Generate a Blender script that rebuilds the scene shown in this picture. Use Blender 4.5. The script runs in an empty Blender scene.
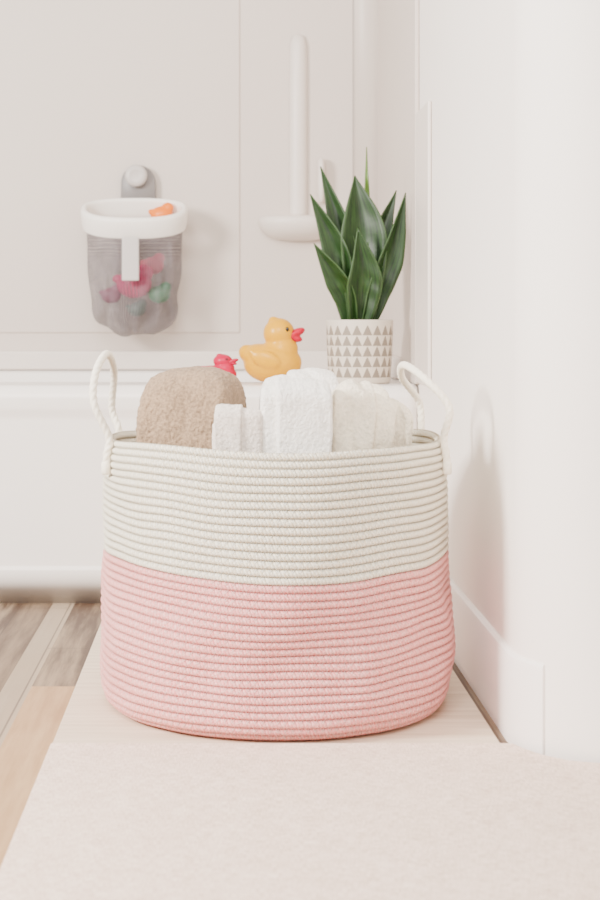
import bpy, bmesh, math, random
from mathutils import Vector, Matrix, noise
random.seed(4)
C = bpy.context.scene.collection
pi = math.pi

# ------------------------------------------------------------------ helpers
def link(o):
    C.objects.link(o); return o

def mesh_obj(name, verts, faces, mat=None, smooth=True, uvs=None, parent=None):
    me = bpy.data.meshes.new(name)
    me.from_pydata([tuple(v) for v in verts], [], faces)
    if uvs is not None:
        uvl = me.uv_layers.new(name="UVMap")
        flat = []
        for u in uvs:
            for a in u: flat += [a[0], a[1]]
        uvl.data.foreach_set("uv", flat)
    me.update()
    if smooth:
        me.polygons.foreach_set("use_smooth", [True]*len(me.polygons))
    o = bpy.data.objects.new(name, me)
    if mat: me.materials.append(mat)
    link(o)
    if parent: o.parent = parent
    return o

def fixn(o):
    bm = bmesh.new(); bm.from_mesh(o.data)
    bmesh.ops.recalc_face_normals(bm, faces=bm.faces)
    bm.to_mesh(o.data); bm.free(); return o

def wn(o):
    m = o.modifiers.new("wn", 'WEIGHTED_NORMAL'); m.keep_sharp = True; m.weight = 100; return o

def empty(name, loc, label, cat, group=None):
    o = bpy.data.objects.new(name, None); o.location = loc
    o.empty_display_size = .05
    link(o); o["label"] = label; o["category"] = cat
    if group: o["group"] = group
    return o

def par(child, parent):
    child.parent = parent
    child.matrix_parent_inverse = Matrix.Translation(-Vector(parent.location))
    return child

def box(name, x0, x1, y0, y1, z0, z1, mat, bev=0, seg=3):
    bm = bmesh.new()
    bmesh.ops.create_cube(bm, size=1)
    for v in bm.verts:
        v.co = Vector(((x0+x1)/2 + v.co.x*(x1-x0), (y0+y1)/2 + v.co.y*(y1-y0), (z0+z1)/2 + v.co.z*(z1-z0)))
    if bev:
        bmesh.ops.bevel(bm, geom=bm.edges[:], offset=bev, segments=seg, profile=.5, affect='EDGES')
    me = bpy.data.meshes.new(name); bm.to_mesh(me); bm.free()
    me.materials.append(mat)
    o = link(bpy.data.objects.new(name, me))
    if bev:
        for p in me.polygons: p.use_smooth = True
        wn(o)
    return o

def loft(name, rings, mat, cap0=True, cap1=True, closed=True, parent=None, smooth=True):
    n = len(rings[0]); V = [p for r in rings for p in r]; F = []; U = []
    m = len(rings)
    for i in range(m-1):
        for j in range(n if closed else n-1):
            k = (j+1) % n
            F.append((i*n+j, i*n+k, (i+1)*n+k, (i+1)*n+j))
            U.append(((j/n, i/(m-1)), ((j+1)/n, i/(m-1)), ((j+1)/n, (i+1)/(m-1)), (j/n, (i+1)/(m-1))))
    if cap0: F.append(tuple(range(n))[::-1]); U.append([(0, 0)]*n)
    if cap1: F.append(tuple(range((m-1)*n, m*n))); U.append([(0, 1)]*n)
    o = mesh_obj(name, V, F, mat, smooth, U, parent)
    return fixn(o)

def rrect(x0, x1, y0, y1, r, z, seg=10):
    pts = []
    for cx, cy, a0 in ((x1-r, y1-r, 0), (x0+r, y1-r, pi/2), (x0+r, y0+r, pi), (x1-r, y0+r, 1.5*pi)):
        for i in range(seg+1):
            a = a0 + (pi/2)*i/seg
            pts.append(Vector((cx+r*math.cos(a), cy+r*math.sin(a), z)))
    return pts

def catmull(P, n):
    out = []; P = [Vector(p) for p in P]
    Q = [2*P[0]-P[1]] + P + [2*P[-1]-P[-2]]
    for i in range(1, len(Q)-2):
        for k in range(n):
            t = k/n
            a, b, c, d = Q[i-1], Q[i], Q[i+1], Q[i+2]
            out.append(.5*((2*b)+(c-a)*t+(2*a-5*b+4*c-d)*t*t+(3*b-a-3*c+d)*t**3))
    out.append(P[-1]); return out

def tube(name, path, rad, mat, seg=18, rope=False, parent=None):
    rings = []; L = 0; up = Vector((0.31, .87, .4)).normalized(); prev = None
    for i, p in enumerate(path):
        t = (path[min(i+1, len(path)-1)] - path[max(i-1, 0)]).normalized()
        if prev is None: nrm = t.cross(up).normalized()
        else: nrm = (prev - t*prev.dot(t)).normalized()
        prev = nrm; b = t.cross(nrm)
        if i: L += (p-path[i-1]).length
        R = rad
        ring = []
        for j in range(seg):
            a = 2*pi*j/seg
            rr = R
            if rope: rr = R*(.80+.24*abs(math.cos(1.5*(a - L*210))))
            ring.append(p + nrm*math.cos(a)*rr + b*math.sin(a)*rr)
        rings.append(ring)
    return loft(name, rings, mat, parent=parent)

def ellipsoid(bm, c, s, rot=None, sub=3):
    r = bmesh.ops.create_icosphere(bm, subdivisions=sub, radius=1)
    M = Matrix.Translation(c) @ (rot.to_4x4() if rot else Matrix.Identity(4)) @ Matrix.Diagonal((*s, 1))
    for v in r['verts']: v.co = M @ v.co
    return r['verts']

# ------------------------------------------------------------------ materials
def srgb(r, g, b):
    f = lambda c: ((c/255)/12.92 if c/255 <= .04045 else ((c/255+.055)/1.055)**2.4)
    return (f(r), f(g), f(b), 1)

class NT:
    def __init__(s, name):
        s.m = bpy.data.materials.new(name); s.m.use_nodes = True
        s.t = s.m.node_tree; s.b = s.t.nodes["Principled BSDF"]
    def n(s, typ, **k):
        x = s.t.nodes.new(typ)
        for a, v in k.items(): setattr(x, a, v)
        return x
    def l(s, a, b): s.t.links.new(a, b)
    def math(s, op, a, b=None, clamp=False):
        x = s.n("ShaderNodeMath", operation=op, use_clamp=clamp)
        for i, v in enumerate((a, b)):
            if v is None: continue
            if isinstance(v, (int, float)): x.inputs[i].default_value = v
            else: s.l(v, x.inputs[i])
        return x.outputs[0]
    def mix(s, fac, a, b):
        x = s.n("ShaderNodeMix", data_type='RGBA')
        for i, v in ((0, fac), (6, a), (7, b)):
            if isinstance(v, (int, float, tuple)): x.inputs[i].default_value = v
            else: s.l(v, x.inputs[i])
        return x.outputs[2]
    def coord(s, k="Object"):
        return s.n("ShaderNodeTexCoord").outputs[k]
    def noise(s, scale, detail=3, vec=None, rough=.5):
        x = s.n("ShaderNodeTexNoise"); x.inputs["Scale"].default_value = scale
        x.inputs["Detail"].default_value = detail; x.inputs["Roughness"].default_value = rough
        s.l(vec if vec is not None else s.coord(), x.inputs["Vector"]); return x.outputs["Fac"]
    def rng(s, v, a, b):
        r = s.n("ShaderNodeMapRange"); r.inputs[1].default_value = a; r.inputs[2].default_value = b
        s.l(v, r.inputs[0]); return r.outputs[0]
    def mapping(s, vec, scale=(1, 1, 1), rot=(0, 0, 0)):
        x = s.n("ShaderNodeMapping"); x.inputs["Scale"].default_value = scale
        x.inputs["Rotation"].default_value = rot
        s.l(vec, x.inputs["Vector"]); return x.outputs[0]
    def bump(s, h, strength=.3, dist=.002):
        x = s.n("ShaderNodeBump"); x.inputs["Strength"].default_value = strength
        x.inputs["Distance"].default_value = dist
        s.l(h, x.inputs["Height"]); s.l(x.outputs[0], s.b.inputs["Normal"])
    def base(s, c, rough=.6):
        if isinstance(c, tuple): s.b.inputs["Base Color"].default_value = c
        else: s.l(c, s.b.inputs["Base Color"])
        s.b.inputs["Roughness"].default_value = rough

def plain(name, c, rough=.5, var=.06, nscale=6, bump=0, bscale=200):
    k = NT(name)
    c2 = tuple(v*(1-var) for v in c[:3]) + (1,)
    k.base(k.mix(k.noise(nscale), c, c2), rough)
    if bump: k.bump(k.noise(bscale, 2), bump, .001)
    return k.m

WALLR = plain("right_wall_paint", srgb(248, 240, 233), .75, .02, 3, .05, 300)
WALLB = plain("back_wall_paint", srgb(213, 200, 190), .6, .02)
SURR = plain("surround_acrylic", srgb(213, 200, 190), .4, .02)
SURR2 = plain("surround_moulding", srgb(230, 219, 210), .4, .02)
TUBM = plain("tub_enamel", srgb(238, 231, 225), .3, .02)
TRIM = plain("trim_paint", srgb(250, 243, 238), .5, .02)

def rope_mat(name, base, dark, light, groove_shade):
    k = NT(name)
    sep = k.n("ShaderNodeSeparateXYZ"); k.l(k.coord("UV"), sep.inputs[0])
    U = k.math('MULTIPLY', sep.outputs[0], 160.0); V = sep.outputs[1]
    fu = k.math('FRACT', U); fv = k.math('FRACT', V)
    tri = k.math('MULTIPLY', k.math('ABSOLUTE', k.math('SUBTRACT', fu, .5)), 2.0)
    fv2 = k.math('FRACT', k.math('ADD', V, .5))
    tgt = k.math('ADD', k.math('MULTIPLY', tri, .62), .19)
    d = k.math('ABSOLUTE', k.math('SUBTRACT', fv2, tgt))
    th = k.math('SUBTRACT', 1.0, k.math('MULTIPLY', d, 6.5), True)
    br = k.math('SINE', k.math('ADD', k.math('MULTIPLY', U, 12.56), k.math('MULTIPLY', fv, 7.0)))
    br = k.math('ADD', k.math('MULTIPLY', br, .5), .5)
    seam_shade = k.math('MULTIPLY', k.math('ABSOLUTE', k.math('SUBTRACT', fv, .5)), 2.0)
    seam_shade = k.math('POWER', seam_shade, 5.0)
    nz = k.noise(450, 3)
    c = k.mix(k.math('MULTIPLY', br, .75), base, dark)
    c = k.mix(k.math('MULTIPLY', k.rng(nz, .45, .58), .5), c, light)
    c = k.mix(seam_shade, c, groove_shade)  # shade between the coils painted into the rope colour
    c = k.mix(k.math('MULTIPLY', th, .8), c, light)
    k.base(c, .9)
    h = k.math('ADD', k.math('MULTIPLY', th, .9), k.math('MULTIPLY', br, .7))
    h = k.math('ADD', h, k.math('MULTIPLY', nz, 1.0))
    k.bump(h, .9, .002)
    return k.m
CREAM = rope_mat("cream_cotton_rope", srgb(255, 246, 224), srgb(212, 194, 160), srgb(255, 254, 244), srgb(156, 134, 102))
PINK = rope_mat("pink_cotton_rope", srgb(255, 172, 168), srgb(226, 124, 122), srgb(255, 216, 208), srgb(186, 86, 86))
HANDLE = plain("handle_rope", srgb(255, 246, 228), .85, .15, 300, .5, 700)

def terry(name, c, var=.25):
    k = NT(name)
    n1 = k.noise(260, 3, rough=.7); n2 = k.noise(30, 3)
    c2 = tuple(v*(1-var) for v in c[:3]) + (1,)
    k.base(k.mix(k.rng(k.math('ADD', k.math('MULTIPLY', n1, .8), k.math('MULTIPLY', n2, .2)), .38, .58), c2, c), .95)
    k.b.inputs["Sheen Weight"].default_value = .1
    k.bump(n1, .9, .003)
    return k.m
T_BROWN = terry("taupe_terry", srgb(172, 143, 114), .42)
T_WHITE = terry("white_terry", srgb(254, 249, 242), .14)
T_GREY = terry("pale_grey_terry", srgb(240, 227, 216), .2)
T_CREAM = terry("cream_terry", srgb(250, 238, 216), .18)

def floor_mat():
    k = NT("wood_plank_floor")
    oc = k.coord(); sep = k.n("ShaderNodeSeparateXYZ"); k.l(oc, sep.inputs[0])
    streak = k.noise(1.0, 6, k.mapping(oc, (70, 5, 1)), .65)
    big = k.noise(1.0, 2, k.mapping(oc, (26, 2.0, 1)))
    ramp = k.n("ShaderNodeValToRGB")
    ramp.color_ramp.elements[0].position = .43; ramp.color_ramp.elements[0].color = srgb(70, 50, 36)
    ramp.color_ramp.elements[1].position = .62; ramp.color_ramp.elements[1].color = srgb(172, 150, 122)
    k.l(k.math('ADD', k.math('MULTIPLY', streak, .5), k.math('MULTIPLY', big, .5)), ramp.inputs[0])
    x = sep.outputs[0]; y = sep.outputs[1]
    px = k.math('ADD', k.math('DIVIDE', x, .085), 20.18)
    row = k.math('FLOOR', px); f = k.math('FRACT', px)
    shade = k.math('FRACT', k.math('MULTIPLY', row, .618))
    py = k.math('ADD', k.math('DIVIDE', y, .9), k.math('MULTIPLY', row, .37))
    fy = k.math('FRACT', py)
    gap = k.math('MAXIMUM', k.math('LESS_THAN', f, .03), k.math('LESS_THAN', fy, .003))
    c = k.mix(k.math('MULTIPLY', shade, .7), ramp.outputs[0], srgb(92, 70, 52))
    strip = k.math('MULTIPLY', k.math('GREATER_THAN', x, -.300), k.math('LESS_THAN', x, -.262))
    c = k.mix(k.math('MULTIPLY', strip, .6), c, k.mix(streak, srgb(206, 188, 164), srgb(160, 138, 112)))
    tan = k.mix(k.rng(streak, .3, .7), srgb(186, 152, 112), srgb(158, 122, 84))
    reg = k.math('MULTIPLY', k.math('GREATER_THAN', x, -.262), k.math('LESS_THAN', y, 2.19))
    reg = k.math('MULTIPLY', reg, k.math('LESS_THAN', x, .1))
    c = k.mix(k.math('MULTIPLY', gap, .6), c, srgb(56, 38, 28))
    c = k.mix(reg, c, tan)
    k.base(c, .6); k.bump(streak, .15, .001)
    return k.m
FLOOR = floor_mat()

def board_mat():
    k = NT("pale_board")
    s = k.noise(1.0, 5, k.mapping(k.coord(), (5, 90, 1)), .65)
    k.base(k.mix(k.rng(s, .3, .7), srgb(230, 212, 190), srgb(204, 182, 156)), .7); k.bump(s, .1, .001)
    return k.m
def weave_mat():
    k = NT("pale_pink_weave")
    oc = k.coord()
    a = k.noise(1.0, 1, k.mapping(oc, (900, 80, 1)))
    b = k.noise(1.0, 1, k.mapping(oc, (80, 560, 1)))
    w = k.math('ADD', k.math('MULTIPLY', a, .5), k.math('MULTIPLY', b, .5)); n = k.noise(40, 3)
    h = k.math('ADD', k.math('MULTIPLY', w, .85), k.math('MULTIPLY', n, .15))
    k.base(k.mix(k.rng(h, .41, .59), srgb(244, 221, 205), srgb(210, 182, 163)), .9)
    k.bump(h, .5, .0012)
    return k.m

# ------------------------------------------------------------------ room
S = lambda o: o.__setitem__("kind", "structure")
fl = box("floor", -1.6, 1.6, .2, 3.7, -.04, 0, FLOOR); S(fl)

XR = .341; YC = 1.79; RC = .12
pts = []
for i in range(33):
    a = pi + (pi/2)*i/32
    pts.append((XR+RC+RC*math.cos(a), YC+RC+RC*math.sin(a)))
pts += [(1.6, YC), (1.6, 3.7), (XR, 3.7)]
V0 = [Vector((x, y, 0)) for x, y in pts]; V1 = [Vector((x, y, 2.3)) for x, y in pts]
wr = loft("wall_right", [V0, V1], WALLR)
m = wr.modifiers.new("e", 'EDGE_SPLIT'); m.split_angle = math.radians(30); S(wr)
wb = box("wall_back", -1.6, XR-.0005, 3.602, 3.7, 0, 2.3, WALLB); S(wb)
rings = []
def bbring(x, y, nx, ny, s):
    out = []
    for d, z in [(.012, 0), (-.008*s, 0), (-.008*s, .098), (-.0065*s, .103), (-.003*s, .106), (.012, .108)]:
        out.append(Vector((x-nx*d, y-ny*d, z)))
    return out
rings.append(bbring(XR, 2.80, -1, 0, 1)); rings.append(bbring(XR, YC+RC, -1, 0, 1))
for i in range(1, 12):
    a = pi+(pi/2)*.40*i/11
    nx, ny = math.cos(a), math.sin(a)
    rings.append(bbring(XR+RC+RC*nx, YC+RC+RC*ny, nx, ny, 1-.6*i/11))
bb = loft("baseboard_right", rings, TRIM)
m = bb.modifiers.new("e", 'EDGE_SPLIT'); m.split_angle = math.radians(20); S(bb)

# tub
rim = .381
x0, x1, y0, y1 = -1.25, XR-.002, 2.82, 3.6
def off(d, z, r=.02): return rrect(x0+d, x1, y0+d, y1, r, z)
rings = [off(.0, 0), off(.0, .057), off(.001, .0595), off(.004, .0615), off(.006, .065), off(.006, .19), off(.006, .318), off(.005, .326),
         off(.002, .334), off(0, .342), off(.0, .356), off(.0015, .363), off(.005, .371), off(.011, .3775), off(.020, rim, .03)]
def inn(a, b, c, d, r, z): return rrect(x0+a, x1-b, y0+c, y1-d, r, z)
rings += [inn(.08, .07, .122, .06, .08, rim), inn(.09, .075, .130, .066, .09, rim-.006), inn(.10, .08, .136, .072, .1, rim-.03),
          inn(.16, .13, .17, .11, .13, .12), inn(.2, .17, .21, .15, .12, .075), inn(.26, .22, .25, .2, .1, .065)]
tub_e = empty("bathtub", (-.45, 3.2, 0), "glossy white alcove bathtub with a smooth straight apron", "bathtub")
tub = loft("tub_body", rings, TUBM); par(tub, tub_e); wn(tub)

# surround
se = empty("shower_surround", (-.4, 3.59, rim), "off-white moulded shower surround panels above the bathtub", "shower surround")
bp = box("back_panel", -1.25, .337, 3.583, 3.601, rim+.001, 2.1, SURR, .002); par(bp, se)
rp = box("raised_panel", -.9, .033, 3.579, 3.585, .463, 1.9, SURR, .003, 4); par(rp, se)
lg = box("bottom_ledge", -1.25, .334, 3.545, 3.585, rim+.001, .424, SURR2, .005, 4); par(lg, se)
sp = box("side_panel", .333, .3405, 2.83, 3.59, rim+.001, 2.1, SURR, .002); par(sp, se)
sl = box("side_ledge", .318, .334, 3.05, 3.56, rim+.001, .424, SURR2, .005, 3); par(sl, se)
fg = box("front_flange", .334, .3405, 2.66, 2.835, rim+.004, .857, SURR2, .003, 4); par(fg, se)
cr = []
for i in range(11):
    a = (pi/2)*i/10
    cr.append((.333-.05+.05*math.cos(a)*1, 3.583-.05+.05*math.sin(a)))
cc = loft("coved_corner", [[Vector((x, y, z)) for x, y in cr+[(.335, 3.585)]] for z in (.40, 2.1)], SURR); par(cc, se)

def W(px, py, D): return Vector(((px-225)*D/1615, D, .505+(314-py)*D/1615))
sc = 3.55/1615
shx = (299-225)*sc
sh_rings = []
zt = .505+(314-216)*sc
for hw, dp, z in ((.0, .0, 0), (.080, .068, 0), (.088, .078, -.004), (.089, .080, -.012), (.086, .078, -.022), (.078, .070, -.034), (.066, .055, -.044), (.05, .035, -.050), (.02, .01, -.054)):
    ring = []
    for j in range(33):
        a = pi*j/32
        ring.append(Vector((shx + max(hw, .001)*math.cos(a), 3.584 - max(dp, .001)*math.sin(a)**.8, zt+z)))
    sh_rings.append(ring)
sh = loft("soap_shelf", sh_rings, SURR2); par(sh, se)
colr = []
for z, s in ((zt-.004, .9), (zt+.01, 1), (zt+.3, 1), (zt+.38, .95), (zt+.4, .7), (zt+.405, .1)):
    colr.append([Vector((shx+.0+.020*s*math.cos(a), 3.582-.018*s*math.sin(a), z)) for a in [pi*j/16 for j in range(17)]])
co = loft("moulded_column", colr, SURR2); par(co, se)
pg = []
for z, s in ((-.05, .3), (-.045, .8), (-.02, 1), (.03, 1), (.045, .8), (.05, .3)):
    c0 = W(323, 178, 3.5)
    pg.append([Vector((c0.x+.009*s*math.cos(a), 3.565+.02*s*math.sin(a), c0.z+z)) for a in [2*pi*j/16 for j in range(16)]])
pgo = loft("moulded_peg", pg, SURR2); par(pgo, se)

# mats
bd = box("floor_board", -.202, .322, 1.84, 2.80, 0.0005, .0030, board_mat(), .001, 2)
bd["label"] = "pale cream wooden board lying under the rope basket"; bd["category"] = "board"
mp = [(-.202, .9), (.80, .9), (.80, 1.784), (.455, 1.784), (.42, 1.788), (.385, 1.800), (.362, 1.820), (.345, 1.845), (.334, 1.871), (.330, 1.872), (-.202, 1.872)]
def inset(z, d): 
    cx, cy = .2, 1.4
    return [Vector((x-d*math.copysign(1, x-cx), y-d*math.copysign(1, y-cy), z)) for x, y in mp]
mt = loft("floor_mat", [inset(.0032, .0), inset(.0066, 0), inset(.0078, .0012)], weave_mat(), smooth=False)
mt["label"] = "pale pinkish beige woven mat spread in front of the basket"; mt["category"] = "mat"

# ------------------------------------------------------------------ basket
BX, BY, BZ = .0657, 2.10, .0033
H = .3485; pitch = .0095; rho = .0051
def Rw(z):
    pts_ = [(0, .2225), (.05, .2225), (.12, .2205), (.19, .2195), (.27, .2182), (.315, .2155), (.3485, .2100)]
    for (a, ra), (b, rb) in zip(pts_, pts_[1:]):
        if z <= b:
            t = (z-a)/(b-a); t = t*t*(3-2*t) if z > .27 else t
            return ra+(rb-ra)*t
    return pts_[-1][1]
c = .024
Rb = Rw(.03)
pth = [(x, BZ+rho) for x in [.01+i*(Rb-c-.01)/30 for i in range(31)]]
for i in range(1, 16):
    a = (pi/2)*i/15
    pth.append((Rb-c+c*math.sin(a), BZ+rho+c-c*math.cos(a)))
zs = BZ+rho+c
for i in range(1, 61):
    z = zs+(H-rho*.6-zs)*i/60
    pth.append((Rw(z), z))
cum = [0]
for a, b in zip(pth, pth[1:]): cum.append(cum[-1]+math.hypot(b[0]-a[0], b[1]-a[1]))
Ltot = cum[-1]
def at(s):
    s = min(max(s, 0), Ltot-1e-6)
    lo = 0
    while cum[lo+1] < s: lo += 1
    t = (s-cum[lo])/(cum[lo+1]-cum[lo])
    a, b = pth[lo], pth[lo+1]
    dx, dz = b[0]-a[0], b[1]-a[1]; l = math.hypot(dx, dz)
    return (a[0]+dx*t, a[1]+dz*t, dz/l, -dx/l)
nrow = int(Ltot/pitch)
NT_ = 256; SUB = 8
be = empty("rope_basket", (BX, BY, BZ), "two-tone cream and pink coiled cotton rope basket holding rolled towels", "basket")
def pos(s, th, d, A=None):
    r_, z_, nr, nz = A or at(s)
    r_ += nr*d; z_ += nz*d
    t = z_/H
    w = max(0, min(1, z_/.05))
    ct, st_ = math.cos(th), math.sin(th)
    n1 = noise.noise(Vector((ct*1.6, st_*1.6, z_*7)))
    r_ += .006*n1*w*(1.0-.35*t)
    r_ += .0095*noise.noise(Vector((ct*3.4+5, st_*3.4, z_*16)))*w*(1-t)
    # slumped bulge low on one side with a crease under it
    if z_ < .15: r_ += .010*math.exp(-((th-(-.45))/.5)**2)*w*math.sin(pi*min(1, z_/.15))
    if z_ < .07: r_ -= .008*math.exp(-((th-(-.35))/.4)**2)*math.sin(pi*min(1, z_/.07))*(1-min(1, z_/.07))
    z_ += (.0015*math.sin(2*th+.8)+.0014*math.sin(5*th))*t*w
    z_ += .0040*noise.noise(Vector((ct*2.5, st_*2.5, z_*16)))*w*(1-.5*t)
    z_ += (.013*ct*ct-.004)*math.sin(pi*min(1, max(0, t)))*w
    return Vector((BX+r_*ct, BY+r_*st_, max(z_, BZ)))
NC = 16
def basket_part(name, ra, rb, mat, top=False):
    prof = []
    K = (rb-ra)*SUB
    for i in range(K+1):
        v = ra + i/SUB
        f = (i % SUB)/SUB
        a = rho*max(.20, math.sqrt(max(0, 1-(2*f-1)**2)))
        prof.append((Ltot-(nrow-v)*pitch, a, v))
    inn_ = [(s, -a, v) for s, a, v in prof[::-1]]
    P = prof+inn_
    V, F, U = [], [], []
    for s, a, v in P:
        A = at(s)
        for j in range(NT_):
            V.append(pos(s, -pi+2*pi*j/NT_, a, A))
    M = len(P)
    for i in range(M-1):
        for j in range(NT_):
            k = (j+1) % NT_
            F.append((i*NT_+j, i*NT_+k, (i+1)*NT_+k, (i+1)*NT_+j))
            U.append(((j/NT_, P[i][2]), ((j+1)/NT_, P[i][2]), ((j+1)/NT_, P[i+1][2]), (j/NT_, P[i+1][2])))
    i = M-1
    for j in range(NT_):
        k = (j+1) % NT_
        F.append((i*NT_+j, i*NT_+k, k, j))
        U.append(((j/NT_, P[i][2]), ((j+1)/NT_, P[i][2]), ((j+1)/NT_, P[0][2]), (j/NT_, P[0][2])))
    o = mesh_obj(name, V, F, mat, True, U); fixn(o); par(o, be); return o
up = basket_part("upper_wall", nrow-NC, nrow, CREAM, True); up["label"] = "cream coiled rope upper wall"
lw = basket_part("lower_wall", 0, nrow-NC, PINK); lw["label"] = "pink coiled rope lower wall and base"
dk = loft("base_disc", [[Vector((BX+.03*math.cos(a), BY+.03*math.sin(a), z)) for a in [2*pi*j/24 for j in range(24)]] for z in (BZ+.001, BZ+.009)], PINK); par(dk, be)

def rimpt(th, out, z): 
    p = pos(Ltot - (H-min(z, H-.004)) , th, out); p.z = z; return p
def handle(tha, thb, top, bulge_a, bulge_b):
    zb_ = .306
    a0, a1 = rimpt(tha, .0100, zb_), rimpt(tha, .0103, .350)
    b0, b1 = rimpt(thb, .0100, zb_), rimpt(thb, .0103, .350)
    P = [a0, rimpt(tha, .0100, .328), a1, Vector(bulge_a), Vector(top[0]), Vector(top[1]), Vector(top[2]), Vector(bulge_b), b1, rimpt(thb, .0100, .328), b0]
    pp = catmull(P, 20)
    h = tube("handle", pp, .0049, HANDLE, 24, True); par(h, be)
    for th in (tha, thb):
        q = rimpt(th, .0100, .311)
        t = Vector((-math.sin(th), math.cos(th), 0)); n = Vector((math.cos(th), math.sin(th), 0))
        rg = []
        for z, s in ((-.008, .75), (-.006, 1), (.006, 1), (.008, .75)):
            rg.append([q+Vector((0, 0, z))+t*math.cos(a)*.0066*s+n*math.sin(a)*.0058*s for a in [2*pi*j/20 for j in range(20)]])
        w = loft("stitched_wrap", rg, HANDLE); w.parent = h
L0 = pi
handle(L0+.30, L0-.34,
       [W(96, 372, 2.045), W(107, 354, 2.09), W(114, 372, 2.15)], W(94, 403, 2.03), W(112, 408, 2.18))
handle(-.30, .44,
       [W(425, 379, 2.045), W(404, 365, 2.10), W(402, 378, 2.16)], W(449, 407, 2.03), W(419, 402, 2.20))

# ------------------------------------------------------------------ towels
def tex(name, size, depth=2):
    t = bpy.data.textures.new(name, 'CLOUDS'); t.noise_scale = size; t.noise_depth = depth; return t
TX1 = tex("pile", .0042, 1)
def crease(p, seed):
    n = abs(noise.noise(Vector((p.x*22+seed*3.3+p.z*5, p.y*10, p.z*6+seed))))
    return -max(0, .15-n)/.15
def towel(name, label, cx, cy, w, d, z0, z1, h, layers, mat, yaw=0, seed=0, amp=.004, xj=.003, round_x=.0, arc=1.0, cr_=.003, pile=.0022, flap=None, tiltx=0, splay=.004, power=3):
    """nested folded plies; flap=(from,to) adds a narrower outer ply whose vertical edge shows"""
    V, F = [], []
    rnd = random.Random(seed)
    NX = 36
    plies = []
    off_ = 0
    if flap:
        plies.append((d/2 - h*.6, z1 - h*.6, h*.6, (flap[0]+flap[1])/2*w, (flap[1]-flap[0])*w)); off_ = h*1.15
    for k in range(layers):
        hd = max(d/2 - off_ - h - k*2.05*h, .0008)
        plies.append((hd, z1 - off_ - h - k*2.05*h, h, rnd.uniform(-xj, xj), w - splay*((k+seed) % 2)))
    for k, (hd, zt_, h_, ox, wk) in enumerate(plies):
        mid = []
        ns = 16
        cz = zt_-hd*arc
        for i in range(ns): mid.append((-hd, z0+(cz-z0)*i/ns, -1, 0))
        for i in range(17):
            a = pi - pi*i/16
            ca, sa = math.cos(a), math.sin(a)
            mid.append((hd*ca, cz+hd*arc*sa, ca, sa))
        for i in range(1, 7): mid.append((hd, cz-(cz-z0)*i/6, 1, 0))
        nm = len(mid)
        base = len(V)
        for ix in range(NX+1):
            t = ix/NX
            tt = .5-.5*math.cos(pi*t)
            X = (tt-.5)*wk + ox
            e = min(tt, 1-tt)*wk
            hh = h_*math.sqrt(max(0.0, 1-(1-min(1, e/(h_*1.0)))**2))
            hh = max(hh, h_*.03)
            drop = round_x*(min(1, abs(X)/(w/2))**power)
            for side in (1, -1):
                for (yy, zz, ny, nz) in mid:
                    fz = max(0, (zz-z0)/(z1-z0))
                    cf = cr_*crease(Vector((X, yy, zz)), seed) if side == 1 else 0
                    V.append(Vector((X, yy+ny*(hh*side+cf), zz+nz*(hh*side+cf) - drop*fz + tiltx*X*fz)))
        row = 2*nm
        for ix in range(NX):
            for j in range(row):
                def idx(ii, jj):
                    jj %= row
                    return base+ii*row+(jj if jj < nm else nm+(row-1-jj))
                F.append((idx(ix, j), idx(ix, j+1), idx(ix+1, j+1), idx(ix+1, j)))
        F.append(tuple(base+(jj if jj < nm else nm+(row-1-jj)) for jj in range(row)))
        F.append(tuple(base+NX*row+(jj if jj < nm else nm+(row-1-jj)) for jj in range(row))[::-1])
    R = Matrix.Rotation(yaw, 3, 'Z')
    out = []
    for v in V:
        q = v*12+Vector((seed*7.1, 0, 0))
        f = max(0, min(1, (v.z-z0)/.05))
        dn = noise.noise_vector(q)*amp + noise.noise_vector(v*50)*amp*.25
        out.append(R @ (v+dn*f))
    o = mesh_obj(name, out, F, mat); fixn(o)
    o.location = (cx, cy, 0)
    m = o.modifiers.new("sub", 'SUBSURF'); m.levels = 2; m.render_levels = 2
    m = o.modifiers.new("pile", 'DISPLACE'); m.texture = TX1; m.strength = pile; m.mid_level = .5; m.texture_coords = 'LOCAL'
    o["label"] = label; o["category"] = "towel"
    return o
ZB = .245
rr = []
for r_, z in ((.02, .0185), (.14, .0185), (.165, .03), (.172, .06), (.174, .12), (.172, .19), (.16, .225), (.14, .238), (.02, ZB-.004)):
    rr.append([Vector((BX+r_*(1+.02*noise.noise(Vector((math.cos(a)*3, math.sin(a)*3, z*20))))*math.cos(a), BY+r_*math.sin(a), z)) for a in [2*pi*j/64 for j in range(64)]])
bt = loft("bath_towel", rr, T_WHITE); bt["label"] = "white bath towel bundled at the bottom of the rope basket"; bt["category"] = "towel"

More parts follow.
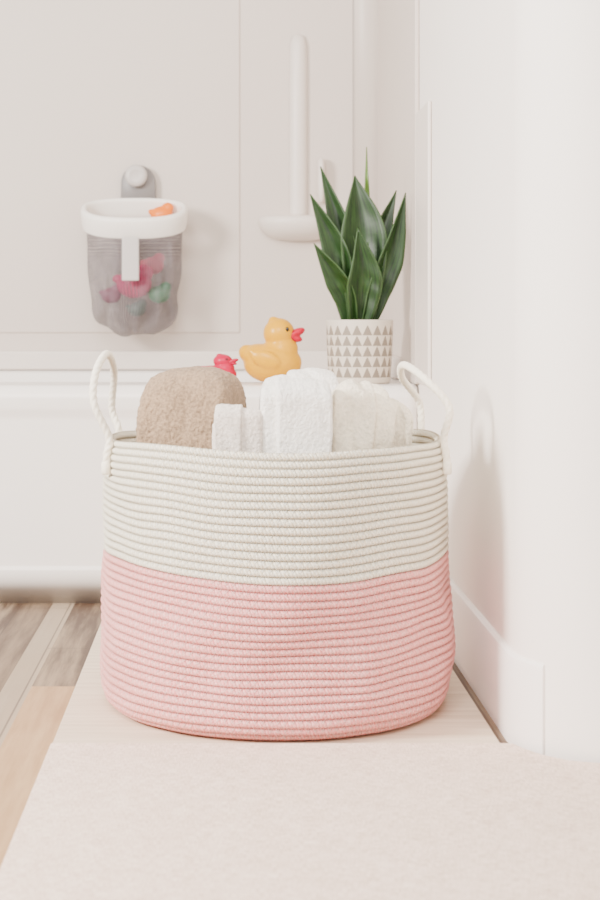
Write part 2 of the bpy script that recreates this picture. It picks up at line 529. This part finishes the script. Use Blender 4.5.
towel("bath_towel", "fluffy taupe brown folded towel inside the rope basket", -.045, 2.046, .126, .100, ZB, .438, .014, 3, T_BROWN, yaw=-.36, seed=1, amp=.006, round_x=.016, arc=.9, cr_=.002, pile=.0028, tiltx=.08, power=3, flap=(-.42, .5))
towel("washcloth", "small pale grey rolled washcloth beside a white towel", .0150, 1.929, .055, .030, ZB, .398, .004, 3, T_GREY, yaw=-.08, seed=2, amp=.003, round_x=.002, cr_=.001, flap=(-.5, .1), pile=.0015, arc=1.2)
towel("hand_towel", "white folded hand towel standing in the rope basket", .0830, 1.944, .082, .068, ZB, .429, .0075, 4, T_WHITE, yaw=.04, seed=3, amp=.004, round_x=.004, arc=.7, cr_=.001, flap=(-.28, .5), tiltx=-.03, pile=.0015)
towel("hand_towel", "cream folded hand towel standing in the rope basket", .1685, 1.996, .084, .066, ZB, .419, .0075, 4, T_CREAM, yaw=.22, seed=4, amp=.009, round_x=.014, arc=.6, cr_=.005, flap=(-.5, .12), tiltx=-.12, pile=.0015, power=2)
towel("hand_towel", "white folded towel standing behind the front towels", .092, 2.084, .100, .085, ZB, .434, .009, 4, T_WHITE, yaw=.05, seed=5, amp=.008, round_x=.006, arc=.6, cr_=.004, flap=(-.1, .5), pile=.0015)
towel("hand_towel", "cream folded towel standing behind the front towels", .196, 2.105, .080, .08, ZB, .412, .009, 4, T_CREAM, yaw=.10, seed=6, amp=.008, round_x=.014, arc=.6, cr_=.005, flap=(-.5, .1), tiltx=-.12, pile=.0015)

# ------------------------------------------------------------------ ducks
def plastic(name, c, rough=.3):
    k = NT(name); k.base(k.mix(k.noise(20), c, tuple(v*.93 for v in c[:3])+(1,)), rough)
    return k.m
YEL = plastic("yellow_rubber", (.70, .345, .0, 1), .3); REDP = plastic("red_rubber", (.50, .0, .03, 1), .35)
CRIM = plastic("crimson_rubber", (.50, .0, .05, 1), .35); BLK = plastic("black_paint", srgb(20, 18, 18))
for mm in (YEL, REDP, CRIM): mm.node_tree.nodes["Principled BSDF"].inputs["Specular IOR Level"].default_value = .25
def duck(loc, s, bodymat, beakmat, label, yaw=0):
    e = empty("rubber_duck", loc, label, "rubber duck")
    e.rotation_euler = (0, 0, yaw)
    bm = bmesh.new()
    ellipsoid(bm, (0, 0, .038), (.055, .046, .038))
    ellipsoid(bm, (-.020, 0, .048), (.038, .038, .026), Matrix.Rotation(math.radians(10), 3, 'Y'))
    ellipsoid(bm, (-.044, 0, .054), (.021, .021, .017), Matrix.Rotation(math.radians(35), 3, 'Y'))
    ellipsoid(bm, (.016, 0, .064), (.032, .030, .028))
    ellipsoid(bm, (.012, 0, .093), (.0295, .029, .029))
    ellipsoid(bm, (.002, 0, .117), (.010, .010, .008))
    for sd in (-1, 1):
        ellipsoid(bm, (-.008, sd*.043, .046), (.029, .008, .016), Matrix.Rotation(math.radians(20), 3, 'Y'))
        ellipsoid(bm, (-.030, sd*.040, .057), (.012, .006, .007), Matrix.Rotation(math.radians(35), 3, 'Y'))
    me = bpy.data.meshes.new("duck_body"); bm.to_mesh(me); bm.free(); me.materials.append(bodymat)
    o = link(bpy.data.objects.new("duck_body", me)); o.parent = e
    m = o.modifiers.new("r", 'REMESH'); m.mode = 'VOXEL'; m.voxel_size = .0022; m.use_smooth_shade = True
    m = o.modifiers.new("s", 'SMOOTH'); m.iterations = 8; m.factor = .6
    bm = bmesh.new()
    ellipsoid(bm, (.044, 0, .094), (.018, .015, .008), Matrix.Rotation(math.radians(-24), 3, 'Y'))
    ellipsoid(bm, (.042, 0, .084), (.014, .012, .007), Matrix.Rotation(math.radians(12), 3, 'Y'))
    ellipsoid(bm, (.037, 0, .089), (.010, .015, .012))
    me = bpy.data.meshes.new("beak"); bm.to_mesh(me); bm.free(); me.materials.append(beakmat)
    b = link(bpy.data.objects.new("beak", me)); b.parent = e
    m = b.modifiers.new("r", 'REMESH'); m.mode = 'VOXEL'; m.voxel_size = .0015; m.use_smooth_shade = True
    m = b.modifiers.new("s", 'SMOOTH'); m.iterations = 3
    for sd in (-1, 1):
        bm = bmesh.new(); ellipsoid(bm, (.030, sd*.0215, .101), (.0036, .003, .0045), sub=2)
        me = bpy.data.meshes.new("eye"); bm.to_mesh(me); bm.free(); me.materials.append(BLK)
        for p in me.polygons: p.use_smooth = True
        y = link(bpy.data.objects.new("eye", me)); y.parent = e
    e.scale = s if isinstance(s, tuple) else (s, s, s)
    return e
duck(((272-225)*2.885/1615+.001, 2.885, rim), .96, YEL, REDP, "yellow rubber duck with a red beak on the bathtub rim", -.15)
duck(((219-225)*2.885/1615, 2.885, rim), (.60, .54, .43), CRIM, CRIM, "small crimson rubber duck on the rim beside a yellow duck", -.3)

# ------------------------------------------------------------------ plant
px, py = (359.5-225)*2.893/1615, 2.893
pe = empty("potted_plant", (px, py, rim), "artificial dark green succulent in a triangle-patterned grey ceramic pot", "potted plant")
def pot_mat():
    k = NT("triangle_pattern_ceramic")
    sep = k.n("ShaderNodeSeparateXYZ"); k.l(k.coord("UV"), sep.inputs[0])
    U = k.math('MULTIPLY', sep.outputs[0], 20.0); V = sep.outputs[1]
    rows = k.math('MULTIPLY', k.math('SUBTRACT', V, .09), 6.1)
    fv = k.math('FRACT', rows)
    fu = k.math('FRACT', U)
    tri = k.math('MULTIPLY', k.math('ABSOLUTE', k.math('SUBTRACT', fu, .5)), 2.0)
    inside = k.math('LESS_THAN', k.math('ADD', tri, k.math('MULTIPLY', fv, .94)), 1.03)
    inside = k.math('MULTIPLY', inside, k.math('GREATER_THAN', fv, .08))
    band = k.math('MULTIPLY', k.math('GREATER_THAN', V, .09), k.math('LESS_THAN', V, .909))
    k.base(k.mix(k.math('MULTIPLY', inside, band), srgb(208, 197, 182), srgb(134, 122, 108)), .6)
    return k.m
POT = pot_mat()
HP = .114
prof = [(.0, 0), (.050, 0), (.0535, .002), (.0550, .006), (.0575, .04), (.0592, .08), (.0600, HP-.003), (.0595, HP-.0005), (.0575, HP), (.0555, HP-.001), (.0545, HP-.006), (.0535, HP-.02), (.0, HP-.02)]
V, F, U = [], [], []
N = 64
for r_, z in prof:
    for j in range(N):
        a = 2*pi*j/N; V.append(Vector((max(r_, .0005)*math.cos(a), max(r_, .0005)*math.sin(a), z)))
for i in range(len(prof)-1):
    va, vb = prof[i][1]/HP, prof[i+1][1]/HP
    if i >= 8: va = vb = .99
    for j in range(N):
        k = (j+1) % N
        F.append((i*N+j, i*N+k, (i+1)*N+k, (i+1)*N+j)); U.append(((j/N, va), ((j+1)/N, va), ((j+1)/N, vb), (j/N, vb)))
pot = mesh_obj("pot", V, F, POT, True, U, pe); pot["label"] = "pale grey ceramic pot with dark triangle rows"
sr = [[Vector((r_*math.cos(a), r_*math.sin(a), z + .002*noise.noise(Vector((math.cos(a)*4, math.sin(a)*4, r_*90))))) for a in [2*pi*j/40 for j in range(40)]] for r_, z in ((.053, HP-.019), (.053, HP-.012), (.035, HP-.009), (.002, HP-.008))]
so = loft("soil", sr, plain("dark_moss", srgb(60, 52, 38), .95, .4, 200, .8, 300)); so.parent = pe

def leaf_mat(name, a, b):
    k = NT(name)
    sep = k.n("ShaderNodeSeparateXYZ"); k.l(k.coord("UV"), sep.inputs[0])
    cmb = k.n("ShaderNodeCombineXYZ"); k.l(k.math('MULTIPLY', sep.outputs[0], 14.0), cmb.inputs[0]); k.l(k.math('MULTIPLY', sep.outputs[1], 2.0), cmb.inputs[1])
    s = k.rng(k.noise(1.6, 3, cmb.outputs[0]), .3, .7)
    edge = k.math('POWER', k.math('MULTIPLY', k.math('ABSOLUTE', k.math('SUBTRACT', sep.outputs[0], .5)), 2.0), 12.0)
    c = k.mix(s, a, b); c = k.mix(k.math('MULTIPLY', edge, .25), c, srgb(90, 120, 70))
    k.base(c, .42); k.b.inputs["Specular IOR Level"].default_value = .4; return k.m
LEAF = leaf_mat("dark_green_leaf", srgb(6, 26, 6), srgb(38, 70, 24))
LEAF2 = leaf_mat("light_green_leaf", srgb(100, 130, 40), srgb(64, 100, 34))
kx = 2.893/1615
def leaf(pts, wpx, dy=0, mat=LEAF, face=0, peak=.42):
    n0 = len(pts)-1
    P = []
    for i, (x, y) in enumerate(pts):
        t = i/n0
        P.append(Vector(((x-359.5)*kx, dy*(.25+.75*t), (386-y)*kx)))
    P[0].z = HP-.015; P[0].x = max(-.03, min(.03, P[0].x))
    P = catmull(P, 9)
    n = len(P)-1; w = wpx*kx/2; V, F, U = [], [], []
    K = 11
    for i, p in enumerate(P):
        t = i/n
        tg = (P[min(i+1, n)]-P[max(i-1, 0)]).normalized()
        fn = Vector((math.sin(face), -math.cos(face), 0))
        sd = tg.cross(fn).normalized(); nn = sd.cross(tg).normalized()
        if t < peak: pf = .50+.50*math.sin(t/peak*pi/2)
        else:
            q = (t-peak)/(1-peak); pf = (1-q)*(1+.7*q*(1-q)+.3*q)
        ww = w*max(pf, .010)
        for j in range(K):
            u = j/(K-1)*2-1
            V.append(p+sd*u*ww+nn*(abs(u)**1.3)*ww*.6 + nn*.0008*math.sin(t*30+u*3)*pf)
    for i in range(n):
        for j in range(K-1):
            F.append((i*K+j, i*K+j+1, (i+1)*K+j+1, (i+1)*K+j))
            U.append(((j/(K-1), i/n), ((j+1)/(K-1), i/n), ((j+1)/(K-1), (i+1)/n), (j/(K-1), (i+1)/n)))
    o = mesh_obj("leaf", V, F, mat, True, U, pe)
    m = o.modifiers.new("so", 'SOLIDIFY'); m.thickness = .0022; m.offset = 0
    return o
leaf([(360, 320), (363, 275), (362, 228), (355, 178)], 46, .006, peak=.55)
leaf([(358, 320), (361, 298), (362, 272), (356, 232)], 35, -.036, face=.1, peak=.5)
leaf([(355, 320), (350, 275), (340, 225), (321, 168)], 25, .022, face=-.3, peak=.5)
leaf([(352, 320), (344, 285), (333, 244), (310, 197)], 28, -.004, face=-.3, peak=.5)
leaf([(353, 320), (346, 300), (333, 276), (313, 247)], 24, -.028, face=-.4, peak=.5)
leaf([(363, 320), (370, 285), (379, 243), (398, 192)], 28, .026, face=.3, peak=.5)
leaf([(365, 320), (377, 290), (391, 252), (405, 196)], 28, -.014, face=.4, peak=.5)
leaf([(366, 322), (367, 270), (368, 210), (368, 148)], 8, .03, LEAF2)

# ------------------------------------------------------------------ toy holder
TY = 3.50; ts = TY/1615
tx = (135-225)*ts
te = empty("bath_toy_holder", (tx, 3.56, .60), "white ringed grey mesh bath toy holder hung on the shower wall", "toy holder")
TW = plain("holder_white_plastic", srgb(250, 244, 236), .4, .02)
TG = plain("holder_grey_plastic", srgb(134, 129, 128), .4, .04)
TG2 = plain("suction_knob_grey", srgb(196, 189, 184), .35, .04)
tilt = Matrix.Rotation(math.radians(24), 4, 'X')
cz = .505+(314-218)*ts
CY = 3.480
Tm = Matrix.Translation((tx, CY, cz)) @ tilt
def dshape(w, d, z, n=64, back=.72):
    out = []
    for j in range(n):
        a = 2*pi*j/n
        ca, sa = math.cos(a), math.sin(a)
        e = .82
        x = w*math.copysign(abs(ca)**e, ca); y = d*math.copysign(abs(sa)**e, sa)
        if y > 0: y *= back
        out.append(Vector((x, y, z)))
    return out
rw, rd = .111, .074
rings = []
for w, z in ((0, -.020), (.002, -.012), (.003, .004), (.004, .018), (.002, .023), (-.004, .026), (-.008, .024), (-.010, .018), (-.010, -.008), (-.010, -.020), (-.006, -.023), (0, -.020)):
    rings.append([Tm @ p for p in dshape(rw+w, rd+w, z)])
hr = loft("holder_ring", rings, TW, False, False); par(hr, te)
k = NT("grey_mesh_fabric")
sep = k.n("ShaderNodeSeparateXYZ"); k.l(k.coord("UV"), sep.inputs[0])
a_ = k.math('SINE', k.math('MULTIPLY', k.math('ADD', sep.outputs[0], k.math('MULTIPLY', sep.outputs[1], .4)), 420.0))
b_ = k.math('SINE', k.math('MULTIPLY', k.math('SUBTRACT', sep.outputs[0], k.math('MULTIPLY', sep.outputs[1], .4)), 420.0))
ml = k.math('GREATER_THAN', k.math('MULTIPLY', a_, b_), .0)
k.base(k.mix(k.rng(k.noise(24, 3), .3, .7), srgb(126, 118, 122), srgb(80, 73, 79)), .85)
k.l(k.math('ADD', k.math('MULTIPLY', ml, .40), .26), k.b.inputs["Alpha"])
MESHF = k.m
rings = []
for t in [i/30 for i in range(31)]:
    z = -.012 - t*.228
    s = 1-.13*t if t < .75 else (.9025-.075*((t-.75)/.25))*math.sqrt(max(.02, 1-((t-.75)/.25)**2*.75))
    w, d = (rw-.006)*s, (rd-.008)*s
    ring = []
    for jj, p in enumerate(dshape(w, d, 0, 120)):
        wob = .028*noise.noise(Vector((p.x*45, t*2.5, 4)))*t**.5+.008*noise.noise(Vector((p.x*110, t*6, 4)))
        q = Vector((tx+p.x+.012*noise.noise(Vector((p.x*20, t*4, 1)))*t, CY+p.y+.006+wob, cz-.012+z+.016*noise.noise(Vector((p.x*25, 2, 1)))*t))
        if t < .25:
            q0 = Tm @ Vector((p.x, p.y, -.016)); q = q0.lerp(q, t/.25)
        ring.append(q)
    rings.append(ring)
bg = loft("mesh_bag", rings, MESHF, False, True); par(bg, te); bg["label"] = "translucent grey mesh bag"
fy = CY-rd-.004
st = box("front_latch", tx-.022, tx+.014, fy-.006, fy+.001, cz-.138, cz-.046, plain("latch_translucent", srgb(200, 193, 189), .3, .03), .003, 3)
par(st, te)
pl = []
for y, s in ((3.575, 1), (3.560, 1), (3.557, .92)):
    ring = []
    hw = .038*s
    for j in range(25):
        a = pi*j/24
        ring.append(Vector((tx+.004+hw*math.cos(a), y, .505+(314-181)*ts+hw*math.sin(a)*1.05)))
    ring += [Vector((tx+.004-hw*1.05, y, cz+.0)), Vector((tx+.004+hw*1.05, y, cz+.0))]
    pl.append(ring)
bpz = loft("back_plate", pl, TG); par(bpz, te)
kn = []
for y, r_ in ((3.559, .020), (3.548, .024), (3.541, .0245), (3.537, .022), (3.535, .015), (3.536, .012), (3.536, .001)):
    kn.append([Vector((tx+r_*math.cos(a), y, .505+(314-174)*ts+r_*math.sin(a))) for a in [2*pi*j/32 for j in range(32)]])
kno = loft("suction_knob", kn, TG2); par(kno, te)
def toy(name, label, loc, s, colr):
    bm = bmesh.new()
    ellipsoid(bm, (0, 0, 0), (s, s*.8, s*.8)); ellipsoid(bm, (s*.55, 0, s*.65), (s*.55, s*.5, s*.5)); ellipsoid(bm, (-s*.9, 0, s*.3), (s*.35, s*.25, s*.25))
    me = bpy.data.meshes.new(name); bm.to_mesh(me); bm.free(); me.materials.append(plastic(name+"_"+str(round(loc[0], 2)), colr, .4))
    o = link(bpy.data.objects.new(name, me)); o.location = loc
    m = o.modifiers.new("r", 'REMESH'); m.mode = 'VOXEL'; m.voxel_size = .003; m.use_smooth_shade = True
    o["label"] = label; o["category"] = "bath toy"; o["group"] = "bath toys in the mesh holder"
zb = cz-.232
toy("bath_toy", "orange rubber bath toy peeking over the holder rim", (tx+.058, CY+.012, cz+.006), .024, (.9, .20, .0, 1))
toy("bath_toy", "hot pink rubber bath toy in the grey mesh bag", (tx+.000, CY-.014, zb+.088), .038, (.72, .05, .18, 1))
toy("bath_toy", "dusty pink rubber bath toy in the grey mesh bag", (tx-.050, CY-.006, zb+.064), .022, srgb(170, 110, 130))
toy("bath_toy", "green rubber bath toy in the grey mesh bag", (tx+.054, CY-.008, zb+.066), .024, (.08, .30, .14, 1))
toy("bath_toy", "grey green rubber bath toy in the grey mesh bag", (tx+.005, CY, zb+.034), .020, srgb(110, 130, 120))
toy("bath_toy", "pink rubber bath toy in the grey mesh bag", (tx+.040, CY-.002, zb+.128), .024, (.72, .16, .22, 1))

# ------------------------------------------------------------------ lights
def area(name, loc, tgt, size, power, col):
    d = bpy.data.lights.new(name, 'AREA'); d.size = size; d.energy = power; d.color = col
    o = link(bpy.data.objects.new(name, d)); o.location = loc
    o.rotation_euler = (Vector(tgt)-Vector(loc)).to_track_quat('-Z', 'Y').to_euler()
area("window_light", (-1.7, 1.3, 1.25), (.1, 2.2, .3), .55, 128, (1, .955, .90))
area("front_fill_light", (-.3, -.3, 2.2), (.1, 2.4, .3), 1.4, 118, (1, .96, .91))  # large soft fill added from the front, not a fixture of the bathroom
w = bpy.data.worlds.new("w"); bpy.context.scene.world = w; w.use_nodes = True
w.node_tree.nodes["Background"].inputs[0].default_value = (1, .955, .90, 1)
w.node_tree.nodes["Background"].inputs[1].default_value = 1.05

# ------------------------------------------------------------------ camera
cd = bpy.data.cameras.new("cam"); cam = link(bpy.data.objects.new("camera", cd))
cam.location = (0, 0, .505); cam.rotation_euler = (pi/2, 0, 0)
cd.sensor_width = 36; cd.lens = 1615/900*36; cd.shift_x = 75/900; cd.shift_y = -136/900
cd.clip_start = .05
cd.dof.use_dof = True; cd.dof.focus_distance = 2.3; cd.dof.aperture_fstop = 7.5
bpy.context.scene.camera = cam
